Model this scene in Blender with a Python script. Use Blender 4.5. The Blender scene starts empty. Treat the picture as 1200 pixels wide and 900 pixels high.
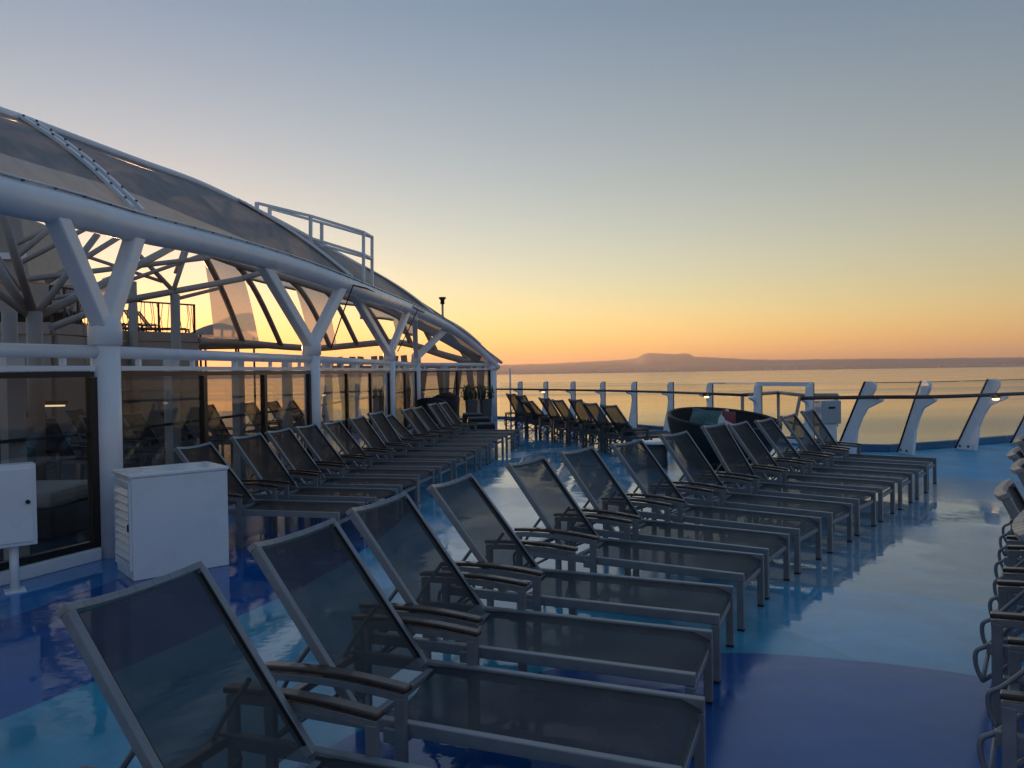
import bpy, math, random
from mathutils import Vector, Matrix
random.seed(7)
R = math.radians
scene = bpy.context.scene
col = scene.collection

# ------------------------------------------------------------------ camera
H = 1.65; F = 900.0; HY = 435.0; ROLL = math.atan(0.0155); PITCH = math.atan((450-HY)/F)
cam = bpy.data.cameras.new('camera'); cam_o = bpy.data.objects.new('camera', cam); col.objects.link(cam_o)
cam.sensor_width = 36; cam.lens = F/1200*36; cam.clip_start = 0.05; cam.clip_end = 60000
f_ = Vector((0, math.cos(PITCH), -math.sin(PITCH)))
r0 = Vector((1, 0, 0)); u0 = r0.cross(f_)
r_ = r0*math.cos(ROLL) - u0*math.sin(ROLL)
u_ = r_.cross(f_)
M4 = Matrix.Identity(4)
for i in range(3):
    M4[i][0] = r_[i]; M4[i][1] = u_[i]; M4[i][2] = -f_[i]
M4[2][3] = H
cam_o.matrix_world = M4
scene.camera = cam_o

# ------------------------------------------------------------------ world, sun, exposure
SUN_AZ = -27.0; SUN_EL = -0.8; LAMP_EL = 1.2
w = bpy.data.worlds.new('World'); scene.world = w; w.use_nodes = True
nt = w.node_tree; nt.nodes.clear()
sky = nt.nodes.new('ShaderNodeTexSky'); sky.sky_type = 'NISHITA'; sky.sun_disc = False
sky.sun_elevation = R(SUN_EL); sky.sun_rotation = R(SUN_AZ)
sky.altitude = 30; sky.air_density = 1.0; sky.dust_density = 0.5; sky.ozone_density = 2.0
bg = nt.nodes.new('ShaderNodeBackground'); bg.inputs['Strength'].default_value = 0.15
wo = nt.nodes.new('ShaderNodeOutputWorld')
# light scattered more than once, which the sky model leaves out: the same all round, warm low down, blue overhead
gm = nt.nodes.new('ShaderNodeTexCoord'); sx = nt.nodes.new('ShaderNodeSeparateXYZ'); nt.links.new(gm.outputs['Generated'], sx.inputs[0])
def glow(stops):
    rp = nt.nodes.new('ShaderNodeValToRGB'); nt.links.new(sx.outputs['Z'], rp.inputs[0])
    while len(rp.color_ramp.elements) < len(stops): rp.color_ramp.elements.new(.5)
    for e, (p_, c_) in zip(rp.color_ramp.elements, stops): e.position = p_; e.color = (*c_, 1)
    return rp
warm = glow([(0.0,(.40,.23,.12)),(.035,(.38,.24,.12)),(.095,(.27,.18,.06)),(.24,(.16,.11,.03)),(.42,(.055,.05,.035)),(.70,(.06,.10,.17)),(1.0,(.065,.12,.21))])
cool = glow([(0.0,(.22,.16,.13)),(.095,(.12,.13,.14)),(.24,(.04,.08,.14)),(.42,(.025,.07,.15)),(.70,(.06,.115,.20)),(1.0,(.065,.12,.21))])
sdot = nt.nodes.new('ShaderNodeVectorMath'); sdot.operation = 'DOT_PRODUCT'; nt.links.new(gm.outputs['Generated'], sdot.inputs[0])
sdot.inputs[1].default_value = (math.sin(R(SUN_AZ)), math.cos(R(SUN_AZ)), 0)
sfac = nt.nodes.new('ShaderNodeMapRange'); sfac.interpolation_type = 'SMOOTHSTEP'; sfac.inputs[1].default_value = -.3; sfac.inputs[2].default_value = .85
nt.links.new(sdot.outputs['Value'], sfac.inputs[0])
rp = nt.nodes.new('ShaderNodeMix'); rp.data_type = 'RGBA'; nt.links.new(sfac.outputs[0], rp.inputs[0]); nt.links.new(cool.outputs[0], rp.inputs[6]); nt.links.new(warm.outputs[0], rp.inputs[7])
tint = nt.nodes.new('ShaderNodeMix'); tint.data_type = 'RGBA'; tint.blend_type = 'MULTIPLY'; tint.inputs[0].default_value = 1; tint.inputs[7].default_value = (.84,.86,.75,1)
nt.links.new(sky.outputs[0], tint.inputs[6])
sm_ = nt.nodes.new('ShaderNodeMix'); sm_.data_type = 'RGBA'; sm_.blend_type = 'ADD'; sm_.inputs[0].default_value = 1
nt.links.new(tint.outputs[2], sm_.inputs[6]); nt.links.new(rp.outputs[2], sm_.inputs[7])
nt.links.new(sm_.outputs[2], bg.inputs[0]); nt.links.new(bg.outputs[0], wo.inputs[0])
sun = bpy.data.lights.new('sun', 'SUN'); sun.energy = 0.9; sun.angle = R(0.5); sun.color = (1.0, 0.55, 0.25)
sun_o = bpy.data.objects.new('sun', sun); col.objects.link(sun_o)
sd = Vector((math.sin(R(SUN_AZ))*math.cos(R(LAMP_EL)), math.cos(R(SUN_AZ))*math.cos(R(LAMP_EL)), math.sin(R(LAMP_EL))))
sun_o.rotation_euler = sd.to_track_quat('Z', 'Y').to_euler(); sun_o.location = (0, 0, 30)
vs = scene.view_settings
vs.view_transform = 'Standard'; vs.look = 'None'; vs.gamma = 1; vs.use_curve_mapping = False; vs.exposure = 2.75
scene.render.resolution_x = 1024; scene.render.resolution_y = 768

# ------------------------------------------------------------------ pixel helpers (1200x900 picture)
def ray(px, py):
    return f_ + r_*((px-600)/F) - u_*((py-450)/F)
def G(px, py, z=0.0):                 # point where the pixel's ray meets height z
    d = ray(px, py); return Vector((0, 0, H)) + d*((z-H)/d.z)
def P(px, py, d):                     # point at forward distance d
    v = ray(px, py); return Vector((0, 0, H)) + v*(d/v.y)

# ------------------------------------------------------------------ mesh helpers
class MB:
    def __init__(s): s.v = []; s.f = []; s.sm = []
    def add(s, vs, fs, smooth=False):
        o = len(s.v); s.v += [tuple(x) for x in vs]
        s.f += [tuple(i+o for i in f) for f in fs]; s.sm += [smooth]*len(fs); return s
    def frame_box(s, c, ax, ay, az):  # centre and three half-axis vectors
        c = Vector(c)
        vs = [c+ax*i+ay*j+az*k for k in (-1, 1) for j in (-1, 1) for i in (-1, 1)]
        return s.add(vs, [(0,2,3,1),(4,5,7,6),(0,1,5,4),(2,6,7,3),(0,4,6,2),(1,3,7,5)])
    def box(s, x0, x1, y0, y1, z0, z1):
        return s.frame_box(((x0+x1)/2, (y0+y1)/2, (z0+z1)/2), Vector(((x1-x0)/2,0,0)), Vector((0,(y1-y0)/2,0)), Vector((0,0,(z1-z0)/2)))
    def bar(s, p, q, wdt, hgt, up=(0,0,1)):
        p = Vector(p); q = Vector(q); t = q-p; L = t.length; t = t/L
        up = Vector(up)
        if abs(t.dot(up)) > .98: up = Vector((1,0,0))
        a = t.cross(up).normalized(); b = a.cross(t)
        return s.frame_box((p+q)/2, t*(L/2), a*(wdt/2), b*(hgt/2))
    def tube(s, pts, r, n=10, cap=True):
        pts = [Vector(p) for p in pts]; rr = r if isinstance(r, (list, tuple)) else [r]*len(pts)
        rings = []; prev = None
        for i, p in enumerate(pts):
            t = (pts[min(i+1, len(pts)-1)] - pts[max(i-1, 0)]).normalized()
            if prev is None:
                a = t.cross(Vector((0,0,1)))
                if a.length < .05: a = t.cross(Vector((1,0,0)))
            else: a = prev - t*prev.dot(t)
            a.normalize(); prev = a; b = t.cross(a)
            rings.append([p + (a*math.cos(k*2*math.pi/n) + b*math.sin(k*2*math.pi/n))*rr[i] for k in range(n)])
        vs = [v for ring in rings for v in ring]; fs = []
        for i in range(len(pts)-1):
            for k in range(n):
                k2 = (k+1) % n; fs.append((i*n+k, i*n+k2, (i+1)*n+k2, (i+1)*n+k))
        o = len(s.v); s.add(vs, fs, True)
        if cap:
            s.f.append(tuple(o+k for k in reversed(range(n)))); s.sm.append(False)
            s.f.append(tuple(o+(len(pts)-1)*n+k for k in range(n))); s.sm.append(False)
        return s
    def prism(s, pts, off):           # planar polygon pushed along off
        n = len(pts); pts = [Vector(p) for p in pts]; off = Vector(off)
        fs = [tuple(reversed(range(n))), tuple(range(n, 2*n))] + [(i, (i+1) % n, n+(i+1) % n, n+i) for i in range(n)]
        return s.add(pts + [p+off for p in pts], fs)
    def lathe(s, prof, n=24, c=(0,0,0), smooth=True):
        c = Vector(c); vs = []; fs = []
        for (r, z) in prof:
            for k in range(n):
                a = k*2*math.pi/n; vs.append(c+Vector((r*math.cos(a), r*math.sin(a), z)))
        for i in range(len(prof)-1):
            for k in range(n):
                k2 = (k+1) % n; fs.append((i*n+k, i*n+k2, (i+1)*n+k2, (i+1)*n+k))
        return s.add(vs, fs, smooth)
    def grid(s, fn, nu, nv, smooth=True):
        vs = [fn(i/nu, j/nv) for j in range(nv+1) for i in range(nu+1)]
        fs = [(j*(nu+1)+i, j*(nu+1)+i+1, (j+1)*(nu+1)+i+1, (j+1)*(nu+1)+i) for j in range(nv) for i in range(nu)]
        return s.add(vs, fs, smooth)
    def mesh(s, name, m):
        me = bpy.data.meshes.new(name); me.from_pydata(s.v, [], s.f); me.update()
        me.polygons.foreach_set('use_smooth', s.sm); me.materials.append(m); return me
    def build(s, name, m, parent=None, bevel=0):
        return link(name, s.mesh(name, m), parent, bevel)
def link(name, me, parent=None, bevel=0):
    o = bpy.data.objects.new(name, me); col.objects.link(o)
    if parent: o.parent = parent
    if bevel:
        b = o.modifiers.new('bevel', 'BEVEL'); b.width = bevel; b.segments = 2; b.limit_method = 'ANGLE'; b.angle_limit = R(40)
    return o
def smooth_path(pts, n):
    out = []
    for i in range(len(pts)-1):
        p0 = pts[max(i-1,0)]; p1 = pts[i]; p2 = pts[i+1]; p3 = pts[min(i+2,len(pts)-1)]
        for k in range(n):
            t = k/n; out.append(.5*((2*p1)+(p2-p0)*t+(2*p0-5*p1+4*p2-p3)*t*t+(3*p1-p0-3*p2+p3)*t**3))
    out.append(pts[-1]); return out
def tag(o, label=None, cat=None, group=None, kind=None):
    if label: o['label'] = label
    if cat: o['category'] = cat
    if group: o['group'] = group
    if kind: o['kind'] = kind
    return o
def thing(name, label, cat, loc=(0,0,0), rz=0.0, group=None):
    o = bpy.data.objects.new(name, None); col.objects.link(o); o.location = loc; o.rotation_euler = (0,0,rz)
    o.empty_display_size = .1
    return tag(o, label, cat, group)
ORD = ['first','second','third','fourth','fifth','sixth','seventh','eighth','ninth','tenth','eleventh','twelfth','thirteenth','fourteenth']

# ------------------------------------------------------------------ materials
def mat(name, colr, rough=.5, metal=0.0, noise=0.0, nscale=8.0, bump=0.0, bscale=60.0, rvar=0.0, coat=0.0):
    m = bpy.data.materials.new(name); m.use_nodes = True
    n = m.node_tree.nodes; l = m.node_tree.links; b = n['Principled BSDF']
    b.inputs['Base Color'].default_value = (*colr, 1); b.inputs['Roughness'].default_value = rough; b.inputs['Metallic'].default_value = metal
    if coat: b.inputs['Coat Weight'].default_value = coat
    tc = n.new('ShaderNodeTexCoord')
    if noise or rvar:
        t = n.new('ShaderNodeTexNoise'); t.inputs['Scale'].default_value = nscale; t.inputs['Detail'].default_value = 6
        l.new(tc.outputs['Object'], t.inputs['Vector'])
        if noise:
            mp = n.new('ShaderNodeMapRange'); mp.inputs[1].default_value = .3; mp.inputs[2].default_value = .7
            mp.inputs[3].default_value = 1-noise; mp.inputs[4].default_value = 1+noise
            l.new(t.outputs[0], mp.inputs[0])
            mx = n.new('ShaderNodeMix'); mx.data_type = 'RGBA'; mx.blend_type = 'MULTIPLY'; mx.inputs[0].default_value = 1
            mx.inputs[6].default_value = (*colr, 1); l.new(mp.outputs[0], mx.inputs[7]); l.new(mx.outputs[2], b.inputs['Base Color'])
        if rvar:
            mp2 = n.new('ShaderNodeMapRange'); mp2.inputs[1].default_value = .3; mp2.inputs[2].default_value = .7
            mp2.inputs[3].default_value = max(.02, rough-rvar); mp2.inputs[4].default_value = min(1, rough+rvar)
            l.new(t.outputs[0], mp2.inputs[0]); l.new(mp2.outputs[0], b.inputs['Roughness'])
    if bump:
        t2 = n.new('ShaderNodeTexNoise'); t2.inputs['Scale'].default_value = bscale; t2.inputs['Detail'].default_value = 4
        l.new(tc.outputs['Object'], t2.inputs['Vector'])
        bp = n.new('ShaderNodeBump'); bp.inputs['Strength'].default_value = bump; bp.inputs['Distance'].default_value = .01
        l.new(t2.outputs[0], bp.inputs['Height']); l.new(bp.outputs[0], b.inputs['Normal'])
    return m
def glass_mat(name, tint, refl=.06, rough=.02):
    m = bpy.data.materials.new(name); m.use_nodes = True
    n = m.node_tree.nodes; l = m.node_tree.links; n.clear()
    o = n.new('ShaderNodeOutputMaterial'); t = n.new('ShaderNodeBsdfTransparent'); t.inputs[0].default_value = (*tint, 1)
    g = n.new('ShaderNodeBsdfGlossy'); g.inputs['Roughness'].default_value = rough; g.inputs[0].default_value = (1,1,1,1)
    lw = n.new('ShaderNodeLayerWeight'); lw.inputs[0].default_value = .5
    pw = n.new('ShaderNodeMath'); pw.operation = 'POWER'; l.new(lw.outputs['Facing'], pw.inputs[0]); pw.inputs[1].default_value = 5
    fr = n.new('ShaderNodeMath'); fr.operation = 'MULTIPLY_ADD'; l.new(pw.outputs[0], fr.inputs[0]); fr.inputs[1].default_value = .85; fr.inputs[2].default_value = refl
    mx = n.new('ShaderNodeMixShader'); l.new(fr.outputs[0], mx.inputs[0]); l.new(t.outputs[0], mx.inputs[1]); l.new(g.outputs[0], mx.inputs[2])
    l.new(mx.outputs[0], o.inputs[0]); return m
def cloth_mat(name, colr, see=.25, rough=.55, trans=0.0, wscale=500.0):
    m = bpy.data.materials.new(name); m.use_nodes = True
    n = m.node_tree.nodes; l = m.node_tree.links; b = n['Principled BSDF']; o = n['Material Output']
    b.inputs['Base Color'].default_value = (*colr, 1); b.inputs['Roughness'].default_value = rough
    b.inputs['Specular IOR Level'].default_value = .25
    tc = n.new('ShaderNodeTexCoord'); t = n.new('ShaderNodeTexNoise'); t.inputs['Scale'].default_value = 5; t.inputs['Detail'].default_value = 8
    l.new(tc.outputs['Object'], t.inputs['Vector'])
    mp = n.new('ShaderNodeMapRange'); mp.inputs[1].default_value = .3; mp.inputs[2].default_value = .7
    mp.inputs[3].default_value = .75; mp.inputs[4].default_value = 1.25; l.new(t.outputs[0], mp.inputs[0])
    mxc = n.new('ShaderNodeMix'); mxc.data_type = 'RGBA'; mxc.blend_type = 'MULTIPLY'; mxc.inputs[0].default_value = 1
    mxc.inputs[6].default_value = (*colr, 1); l.new(mp.outputs[0], mxc.inputs[7]); l.new(mxc.outputs[2], b.inputs['Base Color'])
    wv = n.new('ShaderNodeTexChecker'); wv.inputs['Scale'].default_value = wscale
    l.new(tc.outputs['Object'], wv.inputs['Vector'])
    bp = n.new('ShaderNodeBump'); bp.inputs['Strength'].default_value = .25; bp.inputs['Distance'].default_value = .002
    l.new(wv.outputs[1], bp.inputs['Height']); l.new(bp.outputs[0], b.inputs['Normal'])
    last = b.outputs[0]
    if trans:
        tr = n.new('ShaderNodeBsdfTranslucent'); tr.inputs[0].default_value = (*[min(1, c*1.3) for c in colr], 1)
        m1 = n.new('ShaderNodeMixShader'); m1.inputs[0].default_value = trans
        l.new(last, m1.inputs[1]); l.new(tr.outputs[0], m1.inputs[2]); last = m1.outputs[0]
    if see:
        tp = n.new('ShaderNodeBsdfTransparent'); m2 = n.new('ShaderNodeMixShader'); m2.inputs[0].default_value = see
        l.new(last, m2.inputs[1]); l.new(tp.outputs[0], m2.inputs[2]); last = m2.outputs[0]
    l.new(last, o.inputs[0]); return m
def emit_mat(name, colr, s):
    m = bpy.data.materials.new(name); m.use_nodes = True
    n = m.node_tree.nodes; b = n['Principled BSDF']; b.inputs['Base Color'].default_value = (*colr, 1)
    b.inputs['Emission Color'].default_value = (*colr, 1); b.inputs['Emission Strength'].default_value = s; return m

ALU = mat('powder_coated_aluminium', (.24,.25,.262), .38, .35, .10, 14, .08, 120, .10)
ALU_D = mat('dark_frame', (.09,.095,.10), .45, .3, .1, 12)
SLING = cloth_mat('charcoal_sling', (.042,.042,.042), .20, .62)
SLING_B = cloth_mat('brown_sling', (.046,.029,.023), .12, .62)
SLING_K = cloth_mat('black_sling', (.018,.017,.016), .12, .5)
WOOD = mat('dark_wood', (.050,.027,.017), .32, 0, .18, 18, .05, 90, .06, .2)
RUBBER = mat('black_rubber', (.012,.012,.013), .6)
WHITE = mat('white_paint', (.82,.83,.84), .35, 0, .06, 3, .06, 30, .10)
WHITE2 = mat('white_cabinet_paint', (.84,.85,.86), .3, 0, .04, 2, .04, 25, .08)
WARMW = mat('backlit_cream_paint', (.38,.33,.29), .5, 0, .08, 2)  # cream darkened to tan: backlit shade put into the base colour
BLACKF = mat('black_window_frame', (.012,.012,.013), .35)
RATTAN = mat('black_rattan', (.010,.010,.011), .5, 0, .3, 60, .6, 140)
GLASS = glass_mat('smoked_glass', (.64,.65,.65), .05)
GLASS_C = glass_mat('clear_glass', (.95,.96,.955), .025)
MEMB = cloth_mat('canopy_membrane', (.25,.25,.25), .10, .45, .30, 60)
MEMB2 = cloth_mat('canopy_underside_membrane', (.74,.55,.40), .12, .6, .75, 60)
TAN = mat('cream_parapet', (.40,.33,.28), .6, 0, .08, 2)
IRON = mat('dark_railing', (.03,.025,.022), .5)
BRASS = mat('bolt_steel', (.10,.10,.11), .4, .8)
TEAL = mat('teal_pattern_fabric', (.07,.15,.145), .8, 0, .8, 16)
RED = mat('red_fabric', (.22,.05,.06), .8, 0, .2, 20)
CREAM = mat('cream_fabric', (.62,.60,.55), .85, 0, .1, 12)
POT = mat('planter_grey', (.10,.095,.09), .7, 0, .1, 6)
LEAF = mat('dark_leaves', (.035,.06,.025), .6, 0, .4, 20)
GREYBOX = mat('grey_box', (.42,.45,.47), .45)
LAMP = emit_mat('lit_lamp', (1.0,.72,.38), 0.30)
EDGE = mat('seam_tape', (.010,.010,.012), .5)

def deck_mat():
    m = bpy.data.materials.new('painted_wet_deck'); m.use_nodes = True
    n = m.node_tree.nodes; l = m.node_tree.links; b = n['Principled BSDF']
    tc = n.new('ShaderNodeTexCoord')
    wob = n.new('ShaderNodeTexNoise'); wob.inputs['Scale'].default_value = .7; wob.inputs['Detail'].default_value = 3
    l.new(tc.outputs['Object'], wob.inputs['Vector'])
    def sep_shift():
        mul = n.new('ShaderNodeVectorMath'); mul.operation = 'SUBTRACT'; l.new(wob.outputs[1], mul.inputs[0]); mul.inputs[1].default_value = (.5,.5,.5)
        sc = n.new('ShaderNodeVectorMath'); sc.operation = 'SCALE'; sc.inputs['Scale'].default_value = .18; l.new(mul.outputs[0], sc.inputs[0])
        ad = n.new('ShaderNodeVectorMath'); ad.operation = 'ADD'; l.new(tc.outputs['Object'], ad.inputs[0]); l.new(sc.outputs[0], ad.inputs[1]); return ad.outputs[0]
    pos = sep_shift()
    def circle(c, rad, soft=.012):        # 1 inside the painted disc
        d = n.new('ShaderNodeVectorMath'); d.operation = 'DISTANCE'; l.new(pos, d.inputs[0]); d.inputs[1].default_value = (c[0], c[1], 0)
        mp = n.new('ShaderNodeMapRange'); mp.inputs[1].default_value = rad+soft; mp.inputs[2].default_value = rad-soft
        mp.inputs[3].default_value = 0; mp.inputs[4].default_value = 1; l.new(d.outputs[1], mp.inputs[0]); return mp.outputs[0]
    def mix(a, bcol, fac):
        x = n.new('ShaderNodeMix'); x.data_type = 'RGBA'
        if isinstance(fac, float): x.inputs[0].default_value = fac
        else: l.new(fac, x.inputs[0])
        if isinstance(a, tuple): x.inputs[6].default_value = (*a, 1)
        else: l.new(a, x.inputs[6])
        if isinstance(bcol, tuple): x.inputs[7].default_value = (*bcol, 1)
        else: l.new(bcol, x.inputs[7])
        return x.outputs[2]
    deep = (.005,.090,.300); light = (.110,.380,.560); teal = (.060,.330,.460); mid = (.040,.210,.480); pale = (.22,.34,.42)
    c = mix(light, pale, circle((4.6, 8.0), 3.6))               # grey-blue disc between the rows: wet-deck sky reflection put into the colour
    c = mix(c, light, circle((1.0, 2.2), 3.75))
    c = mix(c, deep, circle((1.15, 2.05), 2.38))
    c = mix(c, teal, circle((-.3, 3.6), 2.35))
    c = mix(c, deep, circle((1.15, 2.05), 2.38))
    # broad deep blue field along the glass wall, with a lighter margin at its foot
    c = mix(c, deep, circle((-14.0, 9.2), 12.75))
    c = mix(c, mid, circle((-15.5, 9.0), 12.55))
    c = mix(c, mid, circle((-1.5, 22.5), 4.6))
    # wear
    wn = n.new('ShaderNodeTexNoise'); wn.inputs['Scale'].default_value = 1.6; wn.inputs['Detail'].default_value = 8; wn.inputs['Roughness'].default_value = .62
    l.new(tc.outputs['Object'], wn.inputs['Vector'])
    mp = n.new('ShaderNodeMapRange'); mp.inputs[1].default_value = .3; mp.inputs[2].default_value = .72; mp.inputs[3].default_value = .78; mp.inputs[4].default_value = 1.22
    l.new(wn.outputs[0], mp.inputs[0])
    x = n.new('ShaderNodeMix'); x.data_type = 'RGBA'; x.blend_type = 'MULTIPLY'; x.inputs[0].default_value = 1
    l.new(c, x.inputs[6]); l.new(mp.outputs[0], x.inputs[7]); l.new(x.outputs[2], b.inputs['Base Color'])
    # standing water: patches of low roughness
    pn = n.new('ShaderNodeTexNoise'); pn.inputs['Scale'].default_value = .55; pn.inputs['Detail'].default_value = 7; pn.inputs['Roughness'].default_value = .55
    l.new(tc.outputs['Object'], pn.inputs['Vector'])
    pr = n.new('ShaderNodeMapRange'); pr.inputs[1].default_value = .46; pr.inputs[2].default_value = .52; pr.inputs[3].default_value = .21; pr.inputs[4].default_value = .04
    l.new(pn.outputs[0], pr.inputs[0])
    dry = circle((10.5, 11.8), 5.2, .9)                          # the outer wing has dried off
    rm = n.new('ShaderNodeMix'); l.new(dry, rm.inputs[0]); l.new(pr.outputs[0], rm.inputs[2]); rm.inputs[3].default_value = .5
    l.new(rm.outputs[0], b.inputs['Roughness'])
    sm = n.new('ShaderNodeMix'); l.new(dry, sm.inputs[0]); sm.inputs[2].default_value = .72; sm.inputs[3].default_value = .22
    l.new(sm.outputs[0], b.inputs['Specular IOR Level'])
    b.inputs['IOR'].default_value = 1.5
    bn = n.new('ShaderNodeTexNoise'); bn.inputs['Scale'].default_value = 2.2; bn.inputs['Detail'].default_value = 5; bn.inputs['Roughness'].default_value = .5
    l.new(tc.outputs['Object'], bn.inputs['Vector'])
    bp = n.new('ShaderNodeBump'); bp.inputs['Strength'].default_value = .35; bp.inputs['Distance'].default_value = .012
    l.new(bn.outputs[0], bp.inputs['Height']); l.new(bp.outputs[0], b.inputs['Normal'])
    return m
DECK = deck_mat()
COAM = mat('blue_coaming_paint', (.05,.16,.30), .4, 0, .15, 2)
INFL = mat('inner_deck', (.05,.085,.12), .25, 0, .25, 1.5)

def sea_mat():
    m = bpy.data.materials.new('sea'); m.use_nodes = True
    n = m.node_tree.nodes; l = m.node_tree.links; b = n['Principled BSDF']
    b.inputs['Base Color'].default_value = (.025,.045,.06,1); b.inputs['Roughness'].default_value = .22; b.inputs['IOR'].default_value = 1.33
    tc = n.new('ShaderNodeTexCoord'); mp = n.new('ShaderNodeMapping'); mp.inputs['Scale'].default_value = (.012,.05,1); mp.inputs['Rotation'].default_value = (0,0,R(-12))
    l.new(tc.outputs['Object'], mp.inputs[0])
    t = n.new('ShaderNodeTexNoise'); t.inputs['Scale'].default_value = 1; t.inputs['Detail'].default_value = 9; t.inputs['Roughness'].default_value = .6
    l.new(mp.outputs[0], t.inputs['Vector'])
    bp = n.new('ShaderNodeBump'); bp.inputs['Strength'].default_value = .15; bp.inputs['Distance'].default_value = 1.0
    l.new(t.outputs[0], bp.inputs['Height']); l.new(bp.outputs[0], b.inputs['Normal'])
    mr = n.new('ShaderNodeMapRange'); mr.inputs[1].default_value = .35; mr.inputs[2].default_value = .65; mr.inputs[3].default_value = .06; mr.inputs[4].default_value = .20
    mp2 = n.new('ShaderNodeMapping'); mp2.inputs['Scale'].default_value = (.0007,.006,1); mp2.inputs['Rotation'].default_value = (0,0,R(-8)); l.new(tc.outputs['Object'], mp2.inputs[0])
    t2 = n.new('ShaderNodeTexNoise'); t2.inputs['Scale'].default_value = 1; t2.inputs['Detail'].default_value = 6; l.new(mp2.outputs[0], t2.inputs['Vector'])
    l.new(t2.outputs[0], mr.inputs[0]); l.new(mr.outputs[0], b.inputs['Roughness'])
    return m
SEA = sea_mat()
HILL = mat('scrub_hillside', (.34,.235,.19), .95, 0, .3, .002)
TOWN = mat('pale_houses', (.65,.60,.55), .8)

# ------------------------------------------------------------------ setting: sea, hills, decks
ZS = -28.0
s = MB(); s.add([(-16500,-1500,ZS),(16500,-1500,ZS),(16500,16500,ZS),(-16500,16500,ZS)], [(0,1,2,3)])
tag(s.build('sea', SEA), kind='structure')
def hill(name, ks, y0, y1, foot):      # ridge through picture points at distance y1, falling to the shore at y0
    pts = []
    for (a, b) in zip(ks[:-1], ks[1:]):
        nseg = max(2, int(abs(b[0]-a[0])/6))
        for i in range(nseg):
            t = i/nseg; pts.append((a[0]+(b[0]-a[0])*t, a[1]+(b[1]-a[1])*t + random.uniform(-.28,.28)))
    m = MB(); rows = []
    for (px, py) in pts:
        top = P(px, py, y1); fr = G(px, 0, 0) if False else None
        dirx = (px-600)/F
        base = Vector((top.x*y0/y1, y0, ZS-.5)); rows.append((base, base*.62+top*.38 + Vector((0,0,-(top.z-ZS)*.12+random.uniform(-6,6))), base*.25+top*.75+Vector((0,0,random.uniform(-8,8))), top, Vector((top.x*1.12, y1*1.2, ZS-.6))))
    n = len(rows[0])
    vs = [p for r in rows for p in r]
    fs = [(i*n+j, (i+1)*n+j, (i+1)*n+j+1, i*n+j+1) for i in range(len(rows)-1) for j in range(n-1)]
    m.add(vs, fs, True); return tag(m.build(name, HILL), kind='structure')
hill('hills', [(-400,436),(0,434),(300,432),(592,427.5),(640,426),(690,424),(728,421.5),(747,419.5),(753,415.6),(760,413.6),(778,414.2),(790,415),(802,414),(808,414.6),(814,418.0),(850,419.5),(885,421.5),(930,421.5),(990,420.5),(1080,420),(1200,418.6),(1560,414)], 8200, 13000, 0)
hill('hills', [(-400,442),(400,437),(592,434.5),(700,432.6),(790,431.6),(850,430.5),(1000,427.5),(1200,424),(1500,420)], 7000, 8600, 0)
tw = MB()
for i in range(260):
    px = random.choice([random.uniform(1085,1190), random.uniform(600,760), random.uniform(600,1300)])
    y = random.uniform(7150,7900); x = (px-600)/F*y; k = (y-7000)/1600
    zt = ZS + 4 + k*28; sx = random.uniform(10,26); sz = random.uniform(8,16)
    tw.box(x, x+sx, y, y+12, zt, zt+sz)
tag(tw.build('shore_town', TOWN), 'small pale houses scattered along the far shore', 'town', kind='stuff')

rail_left_px = [(611,26.0),(641,25.0),(673,23.9),(708,22.8),(745,21.6),(788,20.3),(834,18.6)]
RL = [Vector(((px-600)/F*d, d, 0)) for px, d in rail_left_px]
GT = [Vector((5.45,16.9,0)), Vector((6.2,15.9,0))]
RR = [Vector((6.15,14.55,0)), Vector((7.25,14.4,0)), Vector((8.65,14.95,0)), Vector((10.25,15.75,0)), Vector((12.2,16.7,0))]
edge = [Vector((-1.2,27.4,0))] + [p+Vector((.18,.18,0)) for p in RL] + [GT[0]+Vector((.2,.2,0)), GT[1]+Vector((.2,.2,0)), Vector((6.35,15.0,0))] + [p+Vector((-.1,.25,0)) for p in RR[1:]] + [Vector((18,19.5,0))]
deck_poly = edge + [Vector((18,-8,0)), Vector((-9,-8,0)), Vector((-5.9,2.2,0)), Vector((-3.75,7.1,0)), Vector((-3.12,12,0)), Vector((-2.86,18,0)), Vector((-2.8,22.5,0)), Vector((-1.4,27.2,0))]
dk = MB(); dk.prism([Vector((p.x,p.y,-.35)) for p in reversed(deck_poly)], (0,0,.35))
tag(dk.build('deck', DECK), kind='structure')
inn = MB(); inn.prism([Vector(p) for p in [(-3.75,7.1,-.4),(-5.9,2.2,-.4),(-9,-8,-.4),(-40,-8,-.4),(-40,36,-.4),(-4,36,-.4),(-1.4,27.2,-.4),(-2.8,22.5,-.4),(-2.86,18,-.4),(-3.12,12,-.4)]][::1], (0,0,.39))
tag(inn.build('inner_deck', INFL), kind='structure')
cm = MB()
def sweep(mb, pts, wd, h, z0=0.0):
    for a, b in zip(pts[:-1], pts[1:]):
        t = (b-a).normalized()*.02
        mb.bar(a-t+Vector((0,0,z0+h/2)), b+t+Vector((0,0,z0+h/2)), wd, h)
sweep(cm, edge[8:], .12, .14); sweep(cm, edge[:9], .12, .08)
tag(cm.build('coaming', COAM, bevel=.015), kind='structure')

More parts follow.
